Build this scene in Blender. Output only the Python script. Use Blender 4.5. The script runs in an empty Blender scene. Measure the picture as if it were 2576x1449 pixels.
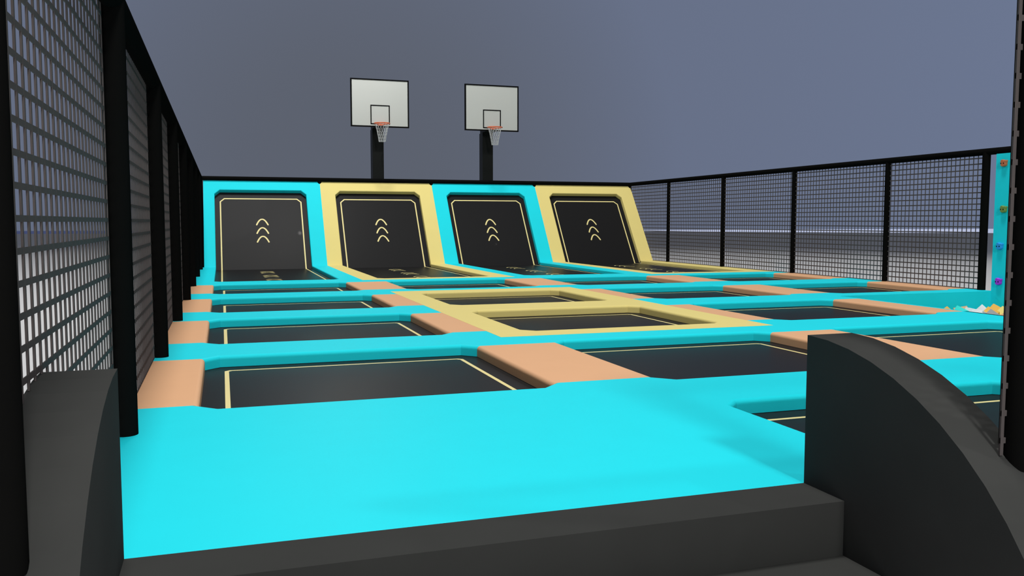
import bpy, bmesh, math, random
from mathutils import Vector, Matrix, Euler
C = bpy.context.scene.collection
PI = math.pi
random.seed(7)

# ------------------------------------------------------------------ dimensions (metres, deck top = z 0)
PX, PY = 4.1487, 3.91333
X = [-.733 + PX * k for k in range(5)]           # centre lines between trampoline columns
def YC(j): return 6.81135 + PY * j                # centre line of cross strip j
HW, CH = .52, .16                                 # half pad width at an opening, corner chamfer
SE = HW + CH                                      # half strip width where it meets a peach pad
BED = -.132
XL, XR = -.75, 15.90                              # deck edges
YE = 4.132                                        # front edge of the entrance platform
GZ = -.90                                         # hall floor
YW = 30.35                                        # foot of the leaning wall
RAILZ = 3.02

# ------------------------------------------------------------------ materials
def mat(name, col, rough=.5, spec=.5, var=0.0, scale=6.0, coat=0.0, coat_rough=.03, bump=0.0, metallic=0.0):
    m = bpy.data.materials.new(name); m.use_nodes = True
    nt = m.node_tree; b = nt.nodes['Principled BSDF']
    b.inputs['Base Color'].default_value = (*col, 1)
    b.inputs['Roughness'].default_value = rough
    b.inputs['Specular IOR Level'].default_value = spec
    b.inputs['Coat Weight'].default_value = coat
    b.inputs['Coat Roughness'].default_value = coat_rough
    b.inputs['Metallic'].default_value = metallic
    if var or bump:
        tc = nt.nodes.new('ShaderNodeTexCoord'); n = nt.nodes.new('ShaderNodeTexNoise')
        n.inputs['Scale'].default_value = scale; n.inputs['Detail'].default_value = 4
        nt.links.new(tc.outputs['Object'], n.inputs['Vector'])
        if var:
            mx = nt.nodes.new('ShaderNodeMix'); mx.data_type = 'RGBA'
            mx.inputs['A'].default_value = (*[c * (1 - var) for c in col], 1)
            mx.inputs['B'].default_value = (*[min(1, c * (1 + var)) for c in col], 1)
            nt.links.new(n.outputs['Fac'], mx.inputs['Factor'])
            nt.links.new(mx.outputs['Result'], b.inputs['Base Color'])
        if bump:
            bp = nt.nodes.new('ShaderNodeBump'); bp.inputs['Strength'].default_value = bump
            bp.inputs['Distance'].default_value = .01
            nt.links.new(n.outputs['Fac'], bp.inputs['Height']); nt.links.new(bp.outputs['Normal'], b.inputs['Normal'])
    return m
M = {
    'cyan': mat('cyan_vinyl', (.016, .735, .84), .55, .05, .02, 3),
    'yellow': mat('yellow_vinyl', (.82, .69, .25), .55, .05, .02, 3),
    'peach': mat('peach_vinyl', (.78, .44, .24), .55, .05, .02, 3),
    'bed': mat('black_jump_mat', (.015, .015, .0155), .40, .05, .08, 40, coat=.0006, coat_rough=.02),
    'line': mat('printed_yellow_line', (.86, .74, .32), .5, .3),
    'black': mat('black_foam_post', (.0055, .0055, .0052), .6, .0, .05, 5),
    'net': mat('dark_grey_net_webbing', (.088, .077, .075), .8, .0, .05, 20),
    'carpet': mat('charcoal_block', (.046, .047, .045), .5, .0, .14, 2.5),
    'step': mat('charcoal_step', (.043, .044, .042), .6, .0, .10, 2.5),
    'base': mat('dark_deck_base', (.02, .02, .02), .7, .3),
    'floor': mat('pale_hall_floor', (.72, .72, .72), .9, .0, .02, .3),
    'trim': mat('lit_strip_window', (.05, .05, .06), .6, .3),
    'trimblue': mat('blue_trim', (.42, .52, .98), .8, .0),
    'board': mat('white_backboard', (.50, .515, .485), .25, .4),
    'ink': mat('black_paint', (.003, .003, .003), .5, .05),
    'steel': mat('dark_steel', (.010, .011, .010), .5, .1, .08, 3),
    'rim': mat('orange_rim', (.70, .12, .03), .35, .5),
    'cord': mat('white_net_cord', (.55, .56, .56), .7, .3),
    'h_orange': mat('burnt_orange_hold', (.55, .16, .06), .5, .4),
    'h_green': mat('olive_green_hold', (.19, .28, .055), .5, .4),
    'h_blue': mat('blue_hold', (.02, .34, .85), .5, .4),
    'h_purple': mat('purple_hold', (.42, .035, .72), .5, .4),
    'f_orange': mat('orange_foam', (.85, .47, .10), .8, .2),
    'f_teal': mat('turquoise_foam', (.05, .80, .72), .8, .2),
    'f_white': mat('white_foam', (.85, .86, .88), .8, .2),
    'f_grey': mat('grey_foam', (.38, .38, .38), .8, .2),
    'f_yellow': mat('pale_yellow_foam', (.88, .74, .25), .8, .2),
    'f_peach': mat('peach_foam', (.76, .43, .235), .8, .2),
}

b_ = M['trim'].node_tree.nodes['Principled BSDF']; b_.inputs['Emission Color'].default_value = (.45, .50, .68, 1); b_.inputs['Emission Strength'].default_value = 1.0  # emission stands in for the glow along the horizon, not a window
# ------------------------------------------------------------------ helpers
def obj(name, bm, mats, parent=None, smooth=False):
    me = bpy.data.meshes.new(name); bm.to_mesh(me); bm.free()
    for m in (mats if isinstance(mats, (list, tuple)) else [mats]): me.materials.append(m)
    if smooth:
        for p in me.polygons: p.use_smooth = True
        me.set_sharp_from_angle(angle=math.radians(40))
    o = bpy.data.objects.new(name, me); C.objects.link(o)
    if parent: o.parent = parent
    return o
def tag(o, label, cat, group=None, kind=None):
    o['label'] = label; o['category'] = cat
    if group: o['group'] = group
    if kind: o['kind'] = kind
    return o
def struct(name, bm, m):
    o = obj(name, bm, m); o['kind'] = 'structure'; return o
def thing(name, label, cat, loc=(0, 0, 0), group=None):
    o = bpy.data.objects.new(name, None); C.objects.link(o); o.location = loc
    o.empty_display_size = .2
    return tag(o, label, cat, group)
def box(bm, a, b, mi=0):
    vs = [bm.verts.new((x, y, z)) for x in (a[0], b[0]) for y in (a[1], b[1]) for z in (a[2], b[2])]
    for f in ((0, 1, 3, 2), (4, 6, 7, 5), (0, 4, 5, 1), (2, 3, 7, 6), (0, 2, 6, 4), (1, 5, 7, 3)):
        bm.faces.new([vs[i] for i in f]).material_index = mi
def tube(bm, p, q, r, n=24, cap=True, mi=0):
    p, q = Vector(p), Vector(q); d = (q - p).normalized()
    u = d.orthogonal().normalized(); w = d.cross(u)
    A = [bm.verts.new(p + r * (math.cos(t) * u + math.sin(t) * w)) for t in (2 * PI * i / n for i in range(n))]
    B = [bm.verts.new(v.co + (q - p)) for v in A]
    for i in range(n):
        bm.faces.new((A[i], A[(i + 1) % n], B[(i + 1) % n], B[i])).material_index = mi
    if cap:
        bm.faces.new(A[::-1]).material_index = mi; bm.faces.new(B).material_index = mi
def sphere(bm, c, r, n=24):
    bmesh.ops.create_uvsphere(bm, u_segments=n, v_segments=n // 2, radius=r, matrix=Matrix.Translation(c))
def polytube(bm, pts, r, n=5, closed=False):
    pts = [Vector(p) for p in pts]; N = len(pts); rings = []
    for i, p in enumerate(pts):
        a = pts[(i - 1) % N] if closed or i else p; b = pts[(i + 1) % N] if closed or i < N - 1 else p
        d = (b - a).normalized(); ref = Vector((0, 0, 1)) if abs(d.z) < .9 else Vector((1, 0, 0))
        u = d.cross(ref).normalized(); w = d.cross(u)
        rings.append([bm.verts.new(p + r * (math.cos(2 * PI * k / n) * u + math.sin(2 * PI * k / n) * w)) for k in range(n)])
    for i in range(N if closed else N - 1):
        A, B = rings[i], rings[(i + 1) % N]
        for k in range(n): bm.faces.new((A[k], A[(k + 1) % n], B[(k + 1) % n], B[k]))

def offset_loop(pts, flags, d):
    """pts ccw for an outer loop (cw for a hole); edge i runs pts[i]->pts[i+1] and moves inwards by d where flags[i]."""
    n = len(pts); out = []
    L = []
    for i in range(n):
        a, b = Vector(pts[i]), Vector(pts[(i + 1) % n]); t = (b - a).normalized(); nn = Vector((-t.y, t.x))
        L.append((a + nn * (d if flags[i] else 0), t))
    for i in range(n):
        (p, t), (q, s) = L[i - 1], L[i]
        cr = t.x * s.y - t.y * s.x
        if abs(cr) < 1e-6: out.append(Vector((q.x, q.y))); continue
        k = ((q - p).x * s.y - (q - p).y * s.x) / cr
        out.append(p + t * k)
    return out
def pad_bm(loops, z0, z1, r=.043, seg=6, xf=None):
    """A padded slab: loops = [(points, rounded flags)...]; rounded edges roll over the top."""
    bm = bmesh.new(); xf = xf or (lambda x, y, z: Vector((x, y, z)))
    tops, bots = [], []
    for pts, fl in loops:
        rings = [[bm.verts.new(xf(p[0], p[1], z0)) for p in pts]]
        for s in range(seg + 1):
            th = PI / 2 * s / seg
            rings.append([bm.verts.new(xf(p.x, p.y, z1 - r + r * math.sin(th))) for p in offset_loop(pts, fl, r * (1 - math.cos(th)))])
        n = len(pts)
        for A, B in zip(rings, rings[1:]):
            for i in range(n): bm.faces.new((A[i], A[(i + 1) % n], B[(i + 1) % n], B[i]))
        for rg, st in ((rings[0], bots), (rings[-1], tops)):
            for i in range(n): st.append(bm.edges.get((rg[i], rg[(i + 1) % n])))
    bmesh.ops.triangle_fill(bm, use_beauty=True, edges=tops)
    bmesh.ops.triangle_fill(bm, use_beauty=True, edges=bots)
    bmesh.ops.recalc_face_normals(bm, faces=bm.faces[:])
    return bm
def octagon(x0, x1, y0, y1, c=CH):
    return [(x0 + c, y0), (x1 - c, y0), (x1, y0 + c), (x1, y1 - c), (x1 - c, y1), (x0 + c, y1), (x0, y1 - c), (x0, y0 + c)]
def hole_x(c): return X[c - 1] + HW, X[c] - HW     # opening of trampoline column c (1..4)

def path_far(j, cols, dx0, dx1):
    """far side of strip j, left to right: list of (pt, rounded flag of the edge that follows)"""
    out = [((dx0, YC(j) + SE), 0)]
    for c in cols:
        a, b = hole_x(c)
        out += [((a, YC(j) + SE), 1), ((a + CH, YC(j) + HW), 1), ((b - CH, YC(j) + HW), 1), ((b, YC(j) + SE), 0)]
    out.append(((dx1, YC(j) + SE), 0)); return out
def path_near(j, cols, dx0, dx1):
    out = [((dx0, YC(j) - SE), 0)]
    for c in cols:
        a, b = hole_x(c)
        out += [((a, YC(j) - SE), 1), ((a + CH, YC(j) - HW), 1), ((b - CH, YC(j) - HW), 1), ((b, YC(j) - SE), 0)]
    out.append(((dx1, YC(j) - SE), 0)); return out
def poly(near, far):
    """near path left->right then far path right->left; the flags follow their edges"""
    pts = [p for p, f in near]; fl = [f for p, f in near[:-1]] + [0]
    fp = [p for p, f in far][::-1]; ff = [f for p, f in far[:-1]][::-1] + [0]
    return pts + fp, fl + ff
def strip(label, near, far, group='cyan cross strips'):
    bm = pad_bm([poly(near, far)], -.128, 0)
    return tag(obj('padded_strip', bm, M['cyan']), label, 'trampoline padding', group)

# ------------------------------------------------------------------ the hall
bm = bmesh.new()
fp = [(-300, -220), (420, -220), (420, -87.5), (96, 196), (-300, 196)]
va = [bm.verts.new((x, y, GZ)) for x, y in fp]; vb = [bm.verts.new((x, y, GZ - .3)) for x, y in fp]
bm.faces.new(va); bm.faces.new(vb[::-1])
for i in range(5): bm.faces.new((va[i], vb[i], vb[(i + 1) % 5], va[(i + 1) % 5]))
bmesh.ops.recalc_face_normals(bm, faces=bm.faces[:]); struct('floor', bm, M['floor'])
def low_strip(name, a, b, ha, hb, m):
    bm = bmesh.new(); a, b = Vector(a), Vector(b); d = (b - a).normalized(); n = Vector((-d.y, d.x)) * .5
    vs = []
    for p, h in ((a, ha), (b, hb)):
        for o_, z in ((Vector((0, 0)), GZ), (n, GZ), (n, GZ + h), (Vector((0, 0)), GZ + h)):
            q = p + o_; vs.append(bm.verts.new((q.x, q.y, z)))
    for i in range(4): bm.faces.new((vs[i], vs[(i + 1) % 4], vs[4 + (i + 1) % 4], vs[4 + i]))
    bm.faces.new(vs[:4]); bm.faces.new(vs[4:][::-1])
    bmesh.ops.recalc_face_normals(bm, faces=bm.faces[:]); struct(name, bm, m)
low_strip('window_1', (90, 201.3), (180, 122.5), .33, 1.10, M['trim'])  # glowing strip added for the bright band on the horizon
low_strip('trim_2', (-120, 193), (60, 195), .60, .55, M['trimblue'])

# ------------------------------------------------------------------ deck base (dark timber carcass under the pads)
bm = bmesh.new()
box(bm, (XL + .02, YE, GZ), (3.44, YC(0) - .0, -.145))
box(bm, (3.46, 2.86, GZ), (XR - .02, YC(0), -.145))
box(bm, (XL + .02, YC(0), GZ), (11.78, YC(2) + .02, -.145))
box(bm, (XL + .02, YC(2) + .02, GZ), (XR - .02, YW + .1, -.145))
tag(obj('deck_base', bm, M['base']), 'dark carcass carrying all the trampolines under the coloured pads', 'platform')

# ------------------------------------------------------------------ strips
H = hole_x
# entrance platform together with strip 0
a2, b2 = H(2)
pts = [((XL, YE), 0), ((3.455, YE), 0), ((3.455, YC(-1) + SE), 0), ((a2, YC(-1) + SE), 1), ((a2, YC(0) - SE), 1), ((a2 + CH, YC(0) - HW), 1),
       ((b2 - CH, YC(0) - HW), 1), ((b2, YC(0) - SE), 0)]
for c in (3, 4):
    a, b = H(c); pts += [((a, YC(0) - SE), 1), ((a + CH, YC(0) - HW), 1), ((b - CH, YC(0) - HW), 1), ((b, YC(0) - SE), 0)]
pts.append(((XR, YC(0) - SE), 0))
far0 = path_far(0, (1, 2, 3), XL, 11.78)
far0 = far0[:-1] + [((11.78, YC(0) + SE), 0), ((11.78, YC(0) + .04), 0), ((XR, YC(0) + .04), 0)]
bm = pad_bm([poly(pts, far0)], -.128, 0)
tag(obj('entrance_platform', bm, M['cyan']), 'broad bright cyan padded entrance platform just behind the dark top step', 'platform')
strip('cyan padded strip along the front mesh fence, right of the curved side block', [((3.46, 2.86), 0), ((XR, 2.86), 0)], path_far(-1, (2, 3, 4), 3.46, XR))
# strip 1 : yellow frame bites into its far side
n1 = path_near(1, (1, 2, 3), XL, 11.855)
f1 = path_far(1, (1,), XL, X[1]) + [((X[1], YC(1)), 0), ((X[2], YC(1)), 0), ((X[2], YC(1) + SE), 0)]
f1 += [((H(3)[0], YC(1) + SE), 1), ((H(3)[0] + CH, YC(1) + HW), 1), ((H(3)[1] - CH, YC(1) + HW), 1), ((H(3)[1], YC(1) + SE), 0), ((11.78, YC(1) + SE), 0), ((11.855, YC(1) + SE), 0)]
f1.pop(-2)
strip('long cyan padded strip touching the near edge of the yellow double frame', n1, f1)
strip('short cyan padded strip between left mesh fence and middle of the yellow double frame', path_near(2, (1,), XL, X[1]), path_far(2, (1,), XL, X[1]))
n2 = path_near(2, (3,), X[2], 11.78)[:-1] + [((11.78, YC(2) - SE), 0), ((11.78, YC(2) - .04), 0), ((XR, YC(2) - .04), 0)]
strip('cyan padded strip right of the yellow double frame, ending at the foam pit', n2, path_far(2, (3, 4), X[2], XR))
n3 = path_near(3, (1,), XL, X[1]) + [((X[1], YC(3)), 0), ((X[2], YC(3)), 0), ((X[2], YC(3) - SE), 0)] + path_near(3, (3, 4), X[2], XR)[1:]
strip('long cyan padded strip touching the far edge of the yellow double frame', n3, path_far(3, (1, 2, 3, 4), XL, XR))
strip('long cyan padded strip at the foot of the leaning wall trampolines', path_near(4, (1, 2, 3, 4), XL, XR), [((XL, YC(4)), 0), ((XR, YC(4)), 0)])

# ------------------------------------------------------------------ peach pads
ROW = {0: 'in the front row beside the entrance platform', 1: 'in the first row behind the entrance platform', 2: 'in the second row from the entrance platform',
       3: 'in the third row from the entrance platform', 4: 'in the fourth row, nearest the leaning wall'}
GAP = {0: 'against the left mesh fence', 1: 'between the first and second trampoline columns', 2: 'between the second and third trampoline columns',
       3: 'between the third and fourth trampoline columns', 4: 'against the right mesh fence'}
def peach(k, r):
    x0 = XL if k == 0 else X[k] - HW; x1 = XR if k == 4 else X[k] + HW
    fl0, fl1 = int(k != 0), int(k != 4)
    edge = ''
    if r in (2, 3) and k == 1: x1, fl1 = X[1], 0
    if r in (2, 3) and k == 2: x0, fl0 = X[2], 0
    if k == 3 and r in (1, 2): x1, fl1 = 11.78, 0
    y0, y1 = YC(r - 1) + SE, YC(r) - SE
    ps = [(x0, y0), (x1, y0), (x1, y1), (x0, y1)]
    where = GAP[k] if not (k == 3 and r in (1, 2)) else 'along the foam pit edge'
    if k in (1, 2) and r in (2, 3): where = ('left' if k == 1 else 'right') + ' of the yellow double frame'
    tag(obj('divider_pad', pad_bm([(ps, [0, fl1, 0, fl0])], -.128, 0), M['peach']),
        'peach padded divider ' + where + ', ' + ROW[r].replace('in the first row behind the entrance platform', 'in the first row').replace('in the fourth row, nearest the leaning wall', 'in the fourth row').replace(' from the entrance platform', '').replace('in the front row beside the entrance platform', 'beside the entrance platform'), 'trampoline padding', 'peach divider pads')
for r in range(1, 5):
    for k in range(5):
        if k == 4 and r in (1, 2): continue
        peach(k, r)
for k in (2, 3, 4): peach(k, 0)

# ------------------------------------------------------------------ yellow double frame
outer = [(X[1], YC(1)), (X[2], YC(1)), (X[2], YC(3)), (X[1], YC(3))]
loops = [(outer, [0] * 4)]
for r in (2, 3):
    o8 = octagon(*H(2), YC(r - 1) + HW, YC(r) - HW)[::-1]; loops.append((o8, [1] * 8))
tag(obj('yellow_frame_pad', pad_bm(loops, -.128, .0015), M['yellow']), 'yellow padded double frame around two trampolines in the middle of the deck', 'trampoline padding')

# ------------------------------------------------------------------ trampolines
def inset8(x0, x1, y0, y1, c): return octagon(x0, x1, y0, y1, c)
def ring_bed(loops, z, parent_bm=None):
    """loops outermost to innermost, alternating black / line / black"""
    bm = bmesh.new(); rings = [[bm.verts.new((x, y, z)) for x, y in lp] for lp in loops]
    for i, (A, B) in enumerate(zip(rings, rings[1:])):
        n = len(A)
        for k in range(n):
            bm.faces.new((A[k], A[(k + 1) % n], B[(k + 1) % n], B[k])).material_index = 1 if i == 1 else 0
    bm.faces.new(rings[-1]).material_index = 0
    low = [bm.verts.new((v.co.x, v.co.y, z - .012)) for v in rings[0]]; n = len(low)
    for k in range(n): bm.faces.new((rings[0][k], low[k], low[(k + 1) % n], rings[0][(k + 1) % n]))
    bm.faces.new(low[::-1])
    bmesh.ops.recalc_face_normals(bm, faces=bm.faces[:]); return bm
W, D = PX - 2 * HW, PY - 2 * HW
def bed_bm():
    lp = []
    for i, c in ((-.02, CH), (.205, .05), (.250, .035), (.30, .02)):
        lp.append(octagon(i, W - i, i + (.015 if i > 0 else 0), D - i - (.015 if i > 0 else 0), c))
    return ring_bed(lp, 0)
proto = None
COL = {1: 'beside the left mesh fence', 2: 'second from the left fence', 3: 'third from the left fence', 4: 'against the right mesh fence'}
for r in range(0, 5):
    for c in range(1, 5):
        if (r == 0 and c == 1) or (c == 4 and r in (1, 2)): continue
        if proto is None: o = proto = obj('trampoline_bed', bed_bm(), [M['bed'], M['line']])
        else: o = proto.copy(); C.objects.link(o)
        o.location = (X[c - 1] + HW, YC(r - 1) + HW, BED)
        if c == 2 and r in (2, 3): lab = 'black trampoline with a yellow line in the %s half of the yellow double frame' % ('near' if r == 2 else 'far')
        else:
            rr = {0: 'row beside the entrance platform', 1: 'first row behind the platform', 2: 'second row', 3: 'third row', 4: 'fourth row'}[r]
            lab = 'black trampoline with thin yellow outline, %s, %s' % (rr, COL[c])
        tag(o, lab, 'trampoline', 'flat trampolines in the deck')

# ------------------------------------------------------------------ leaning wall trampolines
LS = math.hypot(2.08, 2.95); ty, tz = 2.08 / LS, 2.95 / LS
def wxf(x, s, h): return Vector((x, YW + s * ty - h * tz, s * tz + h * ty))
STOP, SHOLE, WB, FB = LS, 3.20, -.165, -.105
def ribbon(bm, pts, w, xf, h, mi=1):
    """flat printed stroke with round ends"""
    P = [Vector(p) for p in pts]; L, R = [], []
    for i, p in enumerate(P):
        t = (P[min(i + 1, len(P) - 1)] - P[max(i - 1, 0)]).normalized(); n = Vector((-t.y, t.x)) * w / 2
        L.append(p + n); R.append(p - n)
    def cap(c, t, s):
        n = Vector((-t.y, t.x)); return [c + (n * math.cos(a) + t * math.sin(a)) * w / 2 for a in s]
    t1 = (P[-1] - P[-2]).normalized(); t0 = (P[0] - P[1]).normalized()
    ang = [PI * k / 6 for k in range(1, 6)]
    ring = L + cap(P[-1], t1, ang) + R[::-1] + [P[0] + (Vector((-t0.y, t0.x)) * math.cos(a) + t0 * math.sin(a)) * w / 2 for a in ang]
    vs = [bm.verts.new(xf(p.x, p.y, h)) for p in ring]
    es = [bm.edges.new((vs[i], vs[(i + 1) % len(vs)])) for i in range(len(vs))]
    res = bmesh.ops.triangle_fill(bm, use_beauty=True, edges=es)
    for g in res['geom']:
        if isinstance(g, bmesh.types.BMFace): g.material_index = mi
def chevron(cx, top):   # rounded arch, apex at 'top', 0.40 wide
    return [(cx + .19 * u, top - .045 - .235 * abs(u) ** 2.05) for u in [-1 + i / 8 for i in range(17)]]
def strokes(bm, rects, xf, h):
    """rects = quads in plane coordinates"""
    for q in rects:
        bm.faces.new([bm.verts.new(xf(x, y, h)) for x, y in q]).material_index = 1
def wall_unit(c, colour, word):
    x0, x1 = X[c - 1], X[c]
    if c == 1: x0 = XL + .17
    if c == 4: x1 = X[4] + .005
    a, b = H(c); cx = (a + b) / 2
    t = thing('wall_trampoline', '%s framed leaning wall trampoline with black bed, %s' % (word[0], word[1]), 'wall trampoline', (cx, YC(4) + .5, 0), 'wall trampolines')
    off = Vector((cx, YC(4) + .5, 0))
    X2 = lambda x, s, h: wxf(x, s, h) - off
    F2 = lambda x, y, h: Vector((x, y, h)) - off
    # wall pad (upside-down U)
    ch = .175
    U = [(x0, 0), (a, 0), (a, SHOLE - ch), (a + ch, SHOLE), (b - ch, SHOLE), (b, SHOLE - ch), (b, 0), (x1, 0), (x1, STOP), (x0, STOP)]
    fl = [0, 1, 1, 1, 1, 1, 0, 0, 0, 0]
    obj('wall_pad', pad_bm([(U, fl)], -.16, 0, .03, 4, X2), M[colour], t)
    # floor pad (U open towards the wall)
    fx0 = XL if c == 1 else x0; fx1 = XR if c == 4 else x1
    y0 = YC(4) + .002; yh = YC(4) + HW
    U = [(fx0, y0), (fx1, y0), (fx1, YW), (b, YW), (b, yh + CH), (b - CH, yh), (a + CH, yh), (a, yh + CH), (a, YW), (fx0, YW)]
    fl = [0, 0, 0, 1, 1, 1, 1, 1, 0, 0]
    obj('floor_pad', pad_bm([(U, fl)], -.128, 0, .03, 4, F2), M[colour], t)
    # beds
    bm = bmesh.new(); i0, lw, hh = .165, .042, .0025
    sb = -.02
    vs = [bm.verts.new(X2(x, s, z)) for z in (WB, WB - .015) for x, s in ((a - .03, sb), (b + .03, sb), (b + .03, SHOLE + .03), (a - .03, SHOLE + .03))]
    for f in ((0, 1, 2, 3), (7, 6, 5, 4), (0, 4, 5, 1), (1, 5, 6, 2), (2, 6, 7, 3), (3, 7, 4, 0)): bm.faces.new([vs[k] for k in f])
    bmesh.ops.recalc_face_normals(bm, faces=bm.faces[:])
    la, lb, lt, lc = a + i0, b - i0, 2.955, .145
    k = lw * math.tan(PI / 8)
    outl = [(la, sb), (la, lt - lc), (la + lc, lt), (lb - lc, lt), (lb, lt - lc), (lb, sb)]
    inl = [(la + lw, sb), (la + lw, lt - lc - k), (la + lc + k, lt - lw), (lb - lc - k, lt - lw), (lb - lw, lt - lc - k), (lb - lw, sb)]
    strokes(bm, [[outl[i], inl[i], inl[i + 1], outl[i + 1]] for i in range(5)], X2, WB + hh)
    for tp in (2.10, 1.74, 1.38): ribbon(bm, chevron(cx, tp), .050, X2, WB + hh)
    obj('wall_bed', bm, [M['bed'], M['line']], t)
    bm = bmesh.new()
    yb = YW + .13
    vs = [bm.verts.new(F2(x, y, z)) for z in (FB, FB - .015) for x, y in ((a - .03, yh - .03), (b + .03, yh - .03), (b + .03, yb), (a - .03, yb))]
    for f in ((0, 1, 2, 3), (7, 6, 5, 4), (0, 4, 5, 1), (1, 5, 6, 2), (2, 6, 7, 3), (3, 7, 4, 0)): bm.faces.new([vs[k] for k in f])
    bmesh.ops.recalc_face_normals(bm, faces=bm.faces[:])
    yl = yh + .22
    strokes(bm, [[(la, yl), (la + lw, yl + lw), (la + lw, yb), (la, yb)], [(lb, yl), (lb, yb), (lb - lw, yb), (lb - lw, yl + lw)],
                 [(la, yl), (lb, yl), (lb - lw, yl + lw), (la + lw, yl + lw)]], F2, FB + hh)
    for g in (29.22, 27.16, 25.27):
        for q in range(3): ribbon(bm, chevron(cx, g + .02 - .40 * q), .055, F2, FB + hh)
    obj('floor_bed', bm, [M['bed'], M['line']], t)
wall_unit(1, 'cyan', ('cyan', 'beside the left mesh fence'))
wall_unit(2, 'yellow', ('yellow', 'below the left basketball hoop'))
wall_unit(3, 'cyan', ('cyan', 'between the two yellow ones'))
wall_unit(4, 'yellow', ('yellow', 'beside the right mesh fence'))

# ------------------------------------------------------------------ fences
VP, HP = 3.74 / 30, .1255
def net_panel(axis, fixed, a, b, z0, z1, parent, off, inner, zfun=None, clip=None, pitch=None, th=.0045):
    """webbing grid in the plane axis=fixed, from a to b along the other axis"""
    bm = bmesh.new()
    def bx(p0, p1, q0, q1, zz0, zz1):
        if axis == 'x': A, B = (q0, p0, zz0), (q1, p1, zz1)
        else: A, B = (p0, q0, zz0), (p1, q1, zz1)
        box(bm, [A[i] - off[i] for i in range(3)], [B[i] - off[i] for i in range(3)])
    pt_ = pitch or VP
    n = int(round((b - a) / pt_))
    for i in range(n + 1):
        p = a + i * pt_
        zz = zfun(p) if zfun else z0
        t = z1 if clip is None else z1
        if zz < z1: bx(p - .0095, p + .0095, fixed - th, fixed + th, zz, z1)
    s = 1 if inner > 0 else -1
    k = 0
    while True:
        z = .0065 + HP * k; k += 1
        if z > z1: break
        if z < z0 and not zfun: continue
        p0, p1 = a - .0095, b + .0095
        if zfun:      # start where the webbing clears the slope
            q = p0
            while q < p1 and zfun(q) > z: q += .02
            p0 = q
            if z < -0.5 or p1 - p0 < .05: continue
        if clip: p1 = min(p1, clip(z)); 
        lo, hi = sorted((fixed - s * .0025, fixed + s * .0038))
        bx(p0, p1, lo, hi, z - .013, z + .013)
    return obj('net_panel', bm, M['net'], parent)
def post(p, x, y, z0, r, z1=RAILZ, name='post'):
    bm = bmesh.new(); off = p.location
    tube(bm, Vector((x, y, z0)) - off, Vector((x, y, z1)) - off, r, 28)
    sphere(bm, Vector((x, y, z1)) - off, min(r, .070))
    o = obj(name, bm, M['black'], p, smooth=True); return o
def rail(p, a, b, r):
    bm = bmesh.new(); off = p.location
    tube(bm, Vector(a) - off, Vector(b) - off, r, 28)
    return obj('top_rail', bm, M['black'], p, smooth=True)
RB, YB0 = 1.758, 4.132
def block_z(y): 
    d = YB0 - y
    return -.9 + math.sqrt(max(0, RB * RB - d * d)) if d > 0 else 0.0
# left fence
FX = -.677
t = thing('safety_fence', 'black padded mesh fence running along the left side of the deck', 'fence', (FX, 6.6, 0))
ys = [2.985] + [6.61 + 3.74 * k for k in range(8)]; ys[-1] = 32.43
for i, y in enumerate(ys):
    post(t, FX, y, block_z(y) - .02 if i == 0 else (0 if y < 31 else GZ), .081)
rail(t, (FX, 2.9, RAILZ), (FX, 32.45, RAILZ), .08)
for i in range(8):
    zf = (lambda y: (block_z(y) if y < YB0 else 0.0)) if i == 0 else None
    a_ = ys[i] + (.02 if i == 0 else 0)
    net_panel('x', -.74, 3.062 if i == 0 else ys[i], (6.803 if i == 0 else ys[i + 1]) if i < 7 else 31.2, 0.0, RAILZ, t, t.location, 1, zf, pitch=3.74 / 29, th=.0045)
# right fence
GX = 15.87
t = thing('safety_fence', 'black mesh fence on the right, with pale hall floor seen through it', 'fence', (GX, 14.9, 0))
yr = [14.9, 17.86, 21.63, 25.40, 29.16]
for i, y in enumerate(yr): post(t, GX, y, 0, .083 if i == 0 else .069)
rail(t, (GX, 2.99, RAILZ), (GX, 32.43, RAILZ), .074)
def lean_y(z): return YW + max(0, z) * 2.08 / 2.95 + .02
for i in range(4):
    n = int((yr[i + 1] - yr[i]) / VP)
    net_panel('x', GX, yr[i + 1] - n * VP + (.0 if i else .0), yr[i + 1], 0, RAILZ, t, t.location, -1)
# last bay: strands stop against the leaning yellow pad
bm = bmesh.new(); off = t.location
y = 29.16
while y < 32.4:
    zlo = max(0.0, (y - .11 - YW) / 2.08 * 2.95)
    box(bm, Vector((GX - .0045, y - .0095, zlo)) - off, Vector((GX + .0045, y + .0095, RAILZ)) - off); y += VP
for k in range(24):
    z = .0065 + HP * k
    box(bm, Vector((GX - .004, 29.14, z - .013)) - off, Vector((GX + .004, lean_y(z) + .09, z + .013)) - off)
obj('net_panel', bm, M['net'], t)
post(t, GX, 2.99, 0, .069); post(t, GX, 6.7, 0, .069)
net_panel('x', GX, 6.7 - 29 * VP, 6.7, 0, RAILZ, t, t.location, -1)
# front fence, right of the stairs
t = thing('safety_fence', 'near black post and mesh fence end at the right edge of the picture', 'fence', (3.44, 2.99, 0))
post(t, 3.44, 2.99, block_z(2.99) - .06, .081)
for k in (1, 2, 3): post(t, 3.44 + (GX - 3.44) * k / 4, 2.99, 0, .069)
rail(t, (3.44, 2.99, RAILZ), (GX, 2.99, RAILZ), .08)
xs0 = 3.3375
for k in range(4):
    x_a = xs0 + k * 25 * VP
    net_panel('y', 2.99, x_a, x_a + (25 if k < 3 else 24) * VP, .43 if k == 0 else 0, RAILZ, t, t.location, -1,
              (lambda x: .44 if x < 3.455 else 0.0) if k == 0 else None)
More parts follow.
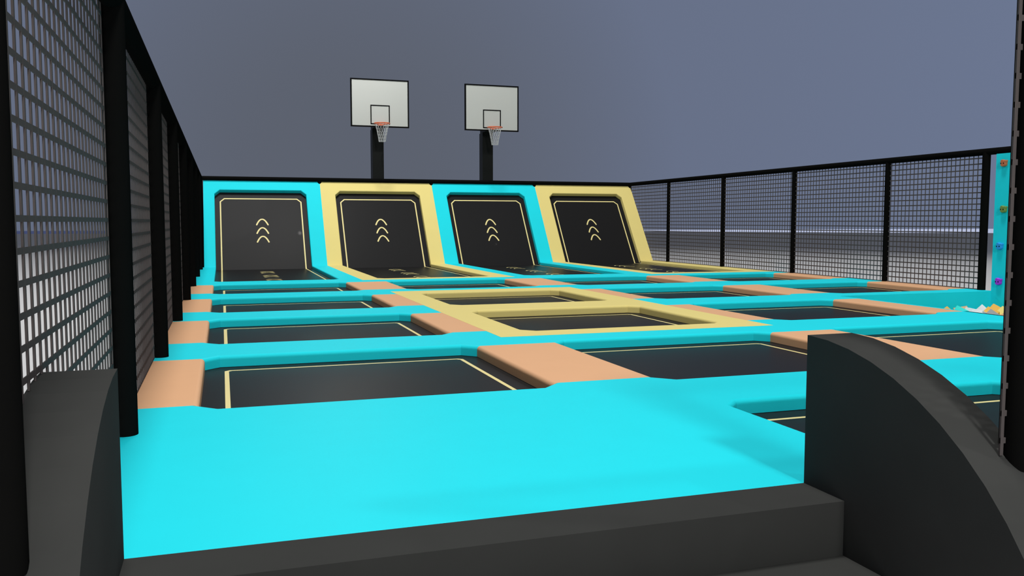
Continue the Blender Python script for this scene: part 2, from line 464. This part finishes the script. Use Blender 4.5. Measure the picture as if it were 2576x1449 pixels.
# back rail
t = thing('back_rail', 'black padded rail along the top of the leaning wall trampolines', 'rail', (7.6, 32.43, 0))
rail(t, (FX, 32.43, RAILZ), (GX, 32.43, RAILZ), .075)
for k in (1, 2, 3, 4): post(t, X[k] - .01, 32.45, GZ, .078 if k < 4 else .08)

# ------------------------------------------------------------------ stairs and curved side blocks
t = thing('entrance_steps', 'dark charcoal steps leading up to the cyan entrance platform', 'steps', (1.35, 4.13, GZ))
for k in range(3):
    bm = bmesh.new(); z1 = -.3 * k; off = t.location
    box(bm, Vector((-.449, YE - .345 * (k + 1), GZ)) - off, Vector((3.146, YE - .345 * k, z1)) - off)
    obj('step', bm, M['step'], t)
def side_block(x0, x1, lab):
    bm = bmesh.new(); prof = [(YB0, GZ)]
    for i in range(17):
        a = PI / 2 * i / 16; prof.append((YB0 - RB * math.sin(a), GZ + RB * math.cos(a)))
    A = [bm.verts.new((x0, y, z)) for y, z in prof]; B = [bm.verts.new((x1, y, z)) for y, z in prof]; n = len(A)
    for i in range(n): bm.faces.new((A[i], A[(i + 1) % n], B[(i + 1) % n], B[i]))
    bm.faces.new(A); bm.faces.new(B[::-1]); bmesh.ops.recalc_face_normals(bm, faces=bm.faces[:])
    tag(obj('stair_side_block', bm, M['carpet']), lab, 'side block', 'curved side blocks of the steps')
side_block(-.752, -.449, 'charcoal curved side block left of the steps, under the left mesh fence')
side_block(3.146, 3.451, 'charcoal curved side block right of the steps, with net shadows on top')

# ------------------------------------------------------------------ climbing wall, foam pit
bm = bmesh.new(); box(bm, (15.80, 6.86, GZ), (15.90, 14.58, 2.95))
tag(obj('climbing_wall', bm, M['cyan']), 'upright cyan climbing wall panel standing beside the foam pit at far right', 'climbing wall')
bm = bmesh.new()
box(bm, (11.785, 6.86, GZ), (11.86, 14.60, .0))
box(bm, (11.86, 14.58, GZ), (15.88, 14.66, -.13)); box(bm, (11.86, 14.58, -.13), (15.88, 14.598, -.0))
box(bm, (11.86, 6.86, GZ), (15.80, 6.93, -.13))
bmesh.ops.recalc_face_normals(bm, faces=bm.faces[:])
tag(obj('foam_pit_wall', bm, M['cyan']), 'cyan padded inner walls of the sunken foam pit', 'foam pit')

def hold(y, z, m, lab, rot, loc=True):
    N = 40; bm = bmesh.new(); outl = []
    for i in range(N):
        a = 2 * PI * i / N
        r = .078 + .020 * math.exp(-((a - 2.30) / .42) ** 2) + .024 * math.exp(-((a - .62) / .30) ** 2) - .014 * math.exp(-((a - 1.25) / .38) ** 2) \
            + .014 * math.exp(-((a - 4.05) / .55) ** 2) + .008 * math.exp(-((a - 5.35) / .5) ** 2) - .008 * math.exp(-((a - 3.2) / .3) ** 2) - .010 * (math.exp(-((a - .02) / .3) ** 2) + math.exp(-((a - 6.26) / .3) ** 2))
        outl.append((r * math.cos(a), r * math.sin(a)))
    # picture-right on this wall is -y ; the piece bulges towards -x
    rings = []
    for s, h in ((1.0, 0), (1.02, .02), (1.0, .04), (.95, .054), (.86, .062)):
        rings.append([bm.verts.new((-h, -p[0] * s * .90, p[1] * s * .92)) for p in outl])
    for A, B in zip(rings, rings[1:]):
        for i in range(N): bm.faces.new((A[i], A[(i + 1) % N], B[(i + 1) % N], B[i]))
    bm.faces.new(rings[-1]); bm.faces.new(rings[0][::-1]); bmesh.ops.recalc_face_normals(bm, faces=bm.faces[:])
    o = tag(obj('climbing_hold', bm, M[m], smooth=True), lab, 'climbing hold', 'holds bolted to the climbing wall')
    o.location = (15.80, y, z); o.rotation_euler = (rot, 0, 0)
    for dy in (.046, -.020):
        bm = bmesh.new(); tube(bm, (-.066, dy, -.006), (-.050, dy, -.006), .0125, 16); obj('bolt_hole', bm, M['ink'], o)
for y, z, m, lab in ((14.36, 2.743, 'h_orange', 'burnt orange lumpy climbing hold, topmost on the cyan climbing wall'),
                     (14.32, 1.768, 'h_green', 'olive green lumpy climbing hold below the orange one'),
                     (14.38, .981, 'h_blue', 'bright blue lumpy climbing hold between the green and purple ones'),
                     (14.37, .223, 'h_purple', 'purple lumpy climbing hold, lowest, just above the foam pit')):
    hold(y, z, m, lab, 0)

cube0 = None; cube_mesh = {}
def cube(pos, s, col, rot, lab, grp='foam cubes heaped in the pit'):
    if col not in cube_mesh:
        bm = bmesh.new(); bmesh.ops.create_cube(bm, size=1); bmesh.ops.bevel(bm, geom=bm.edges[:], offset=.02, segments=1, affect='EDGES')
        me = bpy.data.meshes.new('foam_cube'); bm.to_mesh(me); bm.free(); me.materials.append(M[col]); cube_mesh[col] = me
    o = bpy.data.objects.new('foam_cube', cube_mesh[col]); C.objects.link(o)
    o.location = pos; o.scale = (s, s, s); o.rotation_euler = rot
    tag(o, lab, 'foam cube', grp); return o
VIS = [((14.249, 14.20, -.417), .20, 'f_orange', (.6, .75, .3), 'orange foam cube poking up farthest left in the pit'),
       ((14.512, 14.15, -.445), .26, 'f_teal', (.5, .5, .9), 'turquoise foam cube, second from the left in the pit'),
       ((14.74, 13.98, -.49), .34, 'f_white', (.15, .25, .45), 'large white foam cube left of the middle of the visible heap'),
       ((15.224, 14.20, -.455), .26, 'f_white', (.6, .5, .2), 'white foam cube tilted behind the larger white cube'),
       ((15.10, 13.92, -.47), .26, 'f_orange', (.5, .7, .6), 'orange foam cube behind the grey cube in the pit'),
       ((14.915, 13.72, -.475), .24, 'f_grey', (.65, .5, .75), 'grey foam cube in front of the orange ones'),
       ((15.55, 14.18, -.48), .30, 'f_orange', (.45, .6, .4), 'large orange foam cube leaning on the pit wall corner'),
       ((15.34, 13.80, -.455), .26, 'f_yellow', (.6, .5, .5), 'pale yellow foam cube at the right end of the visible heap'),
       ((14.95, 13.42, -.475), .19, 'f_peach', (.7, .6, .2), 'peach foam cube below the pale yellow cube')]
for p_, s_, c_, r_, l_ in VIS: cube(p_, s_, c_, r_, l_)
names = {'f_orange': 'orange', 'f_teal': 'turquoise', 'f_white': 'white', 'f_grey': 'grey', 'f_yellow': 'pale yellow', 'f_peach': 'peach'}
ix = 0
for iy in range(22):
    for jx in range(11):
        x = 12.07 + jx * .345 + random.uniform(-.05, .05); y = 7.15 + iy * .345 + random.uniform(-.05, .05)
        if x > 15.56 or y > 14.36: continue
        if any((Vector((x, y)) - Vector(v[0][:2])).length < .30 for v in VIS): continue
        c_ = random.choice(list(names))
        cube((x, y, -.52 + random.uniform(-.05, .05)), .27, c_, (random.uniform(-.8, .8), random.uniform(-.8, .8), random.uniform(0, 1.5)),
             names[c_] + ' foam cube lying low in the pit, hidden below the padded edge')
bm = bmesh.new(); box(bm, (11.87, 6.94, GZ), (15.79, 14.57, GZ + .1)); tag(obj('pit_floor_mat', bm, M['cyan']), 'cyan mat at the bottom of the foam pit, buried under foam cubes', 'mat')

# ------------------------------------------------------------------ basketball hoops
def hoop(cx, lab):
    t = thing('basketball_hoop', lab, 'basketball hoop', (cx, 32.86, GZ), 'basketball hoops behind the wall')
    off = t.location; V = lambda x, y, z: Vector((x, y, z)) - off
    yb = 32.05; bx0, bx1, bz0, bz1 = cx - 1.068, cx + 1.068, 4.945, 6.675
    bm = bmesh.new(); box(bm, V(cx - .205 + .01, 32.66, GZ), V(cx + .215 + .01, 33.10, 4.93)); obj('pole', bm, M['steel'], t)
    bm = bmesh.new(); box(bm, V(cx - .20, 32.10, 4.95), V(cx + .20, 32.80, 5.35)); box(bm, V(cx - .195, 32.66, 4.93), V(cx + .225, 33.0, 5.35)); obj('bracket', bm, M['steel'], t)
    bm = bmesh.new(); box(bm, V(bx0 + .02, yb, bz0 + .02), V(bx1 - .02, yb + .05, bz1 - .02)); obj('backboard', bm, M['board'], t)
    def frame(name, x0, x1, z0, z1, w, y0, y1):
        bm = bmesh.new()
        box(bm, V(x0, y0, z0), V(x1, y1, z0 + w)); box(bm, V(x0, y0, z1 - w), V(x1, y1, z1))
        box(bm, V(x0, y0, z0 + w), V(x0 + w, y1, z1 - w)); box(bm, V(x1 - w, y0, z0 + w), V(x1, y1, z1 - w))
        obj(name, bm, M['ink'], t)
    frame('backboard_frame', bx0, bx1, bz0, bz1, .048, yb - .012, yb + .062)
    frame('target_square', cx - .355, cx + .355, 5.045, 5.745, .038, yb - .008, yb + .002)
    bm = bmesh.new(); rc = (cx, 31.68, 5.045); rr = .278
    polytube(bm, [V(rc[0] + rr * math.cos(2 * PI * i / 40), rc[1] + rr * math.sin(2 * PI * i / 40), rc[2]) for i in range(40)], .020, 10, True)
    box(bm, V(cx - .09, 31.93, rc[2] - .05), V(cx + .09, 32.04, rc[2] + .02)); rm = obj('rim', bm, M['rim'], t)
    bm = bmesh.new(); NS, TP = 14, .80
    zt, zb_ = rc[2] - .01, 4.385
    def rad(u): return .255 - .035 * u - .13 * u ** .9 + .03 * u * u
    for s in (1, -1):
        for k in range(NS):
            pts = []
            for i in range(17):
                u = i / 16; a = 2 * PI * k / NS + s * TP * u * 1.6
                pts.append(V(rc[0] + rad(u) * math.cos(a), rc[1] + rad(u) * math.sin(a), zt + (zb_ - zt) * u))
            polytube(bm, pts, .0048, 5)
    obj('net', bm, M['cord'], t)
hoop(5.587, 'basketball hoop with white backboard behind the left yellow wall trampoline')
hoop(9.858, 'basketball hoop with white backboard behind the right cyan wall trampoline')

# ------------------------------------------------------------------ camera
f, yaw, pit = 2189.295, .3211503, .0760043
cam = bpy.data.cameras.new('camera'); co = bpy.data.objects.new('camera', cam); C.objects.link(co)
cam.sensor_fit = 'HORIZONTAL'; cam.sensor_width = 36; cam.lens = 36 * f / 2576
cam.clip_start = .05; cam.clip_end = 3000
co.location = (0, 0, 1.5); co.rotation_euler = Euler((PI / 2 - pit, 0, -yaw), 'XYZ')
bpy.context.scene.camera = co

# ------------------------------------------------------------------ light
def lamp(kind, loc, power, size, col=(1, 1, 1), target=None, **kw):
    l = bpy.data.lights.new('lamp', kind); l.energy = power; l.color = col
    if kind == 'AREA': l.size = size
    else: l.shadow_soft_size = size
    for k, v in kw.items(): setattr(l, k, v)
    o = bpy.data.objects.new('ceiling_lamp', l); C.objects.link(o); o.location = loc
    if target: o.rotation_euler = (Vector(target) - Vector(loc)).to_track_quat('-Z', 'Y').to_euler()
    return o
lamp('SPOT', (0, 10, 70), 113000, 5, (1, .985, .96), (-6, 12, 0), spot_size=2 * math.atan(84 / 70), spot_blend=.45)  # unseen high spot, added to light the deck and shape the floor's bright pool
lamp('POINT', (11.3, -1.5, 12), 1200, .25, (1, .98, .95))
lamp('POINT', (3, -15, 16), 13500, 1.5, (1, .985, .96))  # added fill behind the camera, brightens pad faces turned this way; no real fixture
for x, y, p in ((3.46, 27.66, 1100), (2.59, 26.67, 150), (9.56, 26.67, 200), (13.14, 27.0, 150)):
    lamp('POINT', (x, y, 11), p, .07, (1, .98, .95))

w = bpy.data.worlds.new('world'); bpy.context.scene.world = w; w.use_nodes = True
nt = w.node_tree; bg = nt.nodes['Background']
tc = nt.nodes.new('ShaderNodeTexCoord'); sep = nt.nodes.new('ShaderNodeSeparateXYZ'); nt.links.new(tc.outputs['Generated'], sep.inputs[0])
dot = nt.nodes.new('ShaderNodeVectorMath'); dot.operation = 'DOT_PRODUCT'; nt.links.new(tc.outputs['Generated'], dot.inputs[0])
d0 = Vector((.13, .99, .045)).normalized(); dot.inputs[1].default_value = d0
r1 = nt.nodes.new('ShaderNodeValToRGB'); nt.links.new(dot.outputs['Value'], r1.inputs[0])
e = r1.color_ramp.elements
e[0].position = .0; e[0].color = (.20, .21, .24, 1)
n_ = r1.color_ramp.elements.new(.40); n_.color = (.18, .20, .26, 1)
n_ = r1.color_ramp.elements.new(.70); n_.color = (.150, .187, .290, 1)
e = r1.color_ramp.elements; e[-1].position = .995; e[-1].color = (.108, .122, .158, 1)
n_ = r1.color_ramp.elements.new(.93); n_.color = (.136, .164, .244, 1)
r2 = nt.nodes.new('ShaderNodeValToRGB'); nt.links.new(sep.outputs['Z'], r2.inputs[0])
e = r2.color_ramp.elements; e[0].position = .30; e[0].color = (1, 1, 1, 1); e[1].position = .75; e[1].color = (.45, .45, .45, 1)
mx = nt.nodes.new('ShaderNodeMix'); mx.data_type = 'RGBA'; mx.blend_type = 'MULTIPLY'; mx.inputs['Factor'].default_value = 1
nt.links.new(r1.outputs['Color'], mx.inputs['A']); nt.links.new(r2.outputs['Color'], mx.inputs['B']); nt.links.new(mx.outputs['Result'], bg.inputs['Color'])
bg.inputs['Strength'].default_value = 1.0

vs_ = bpy.context.scene.view_settings
vs_.view_transform = 'Standard'; vs_.look = 'None'; vs_.exposure = 0; vs_.gamma = 1; vs_.use_curve_mapping = False
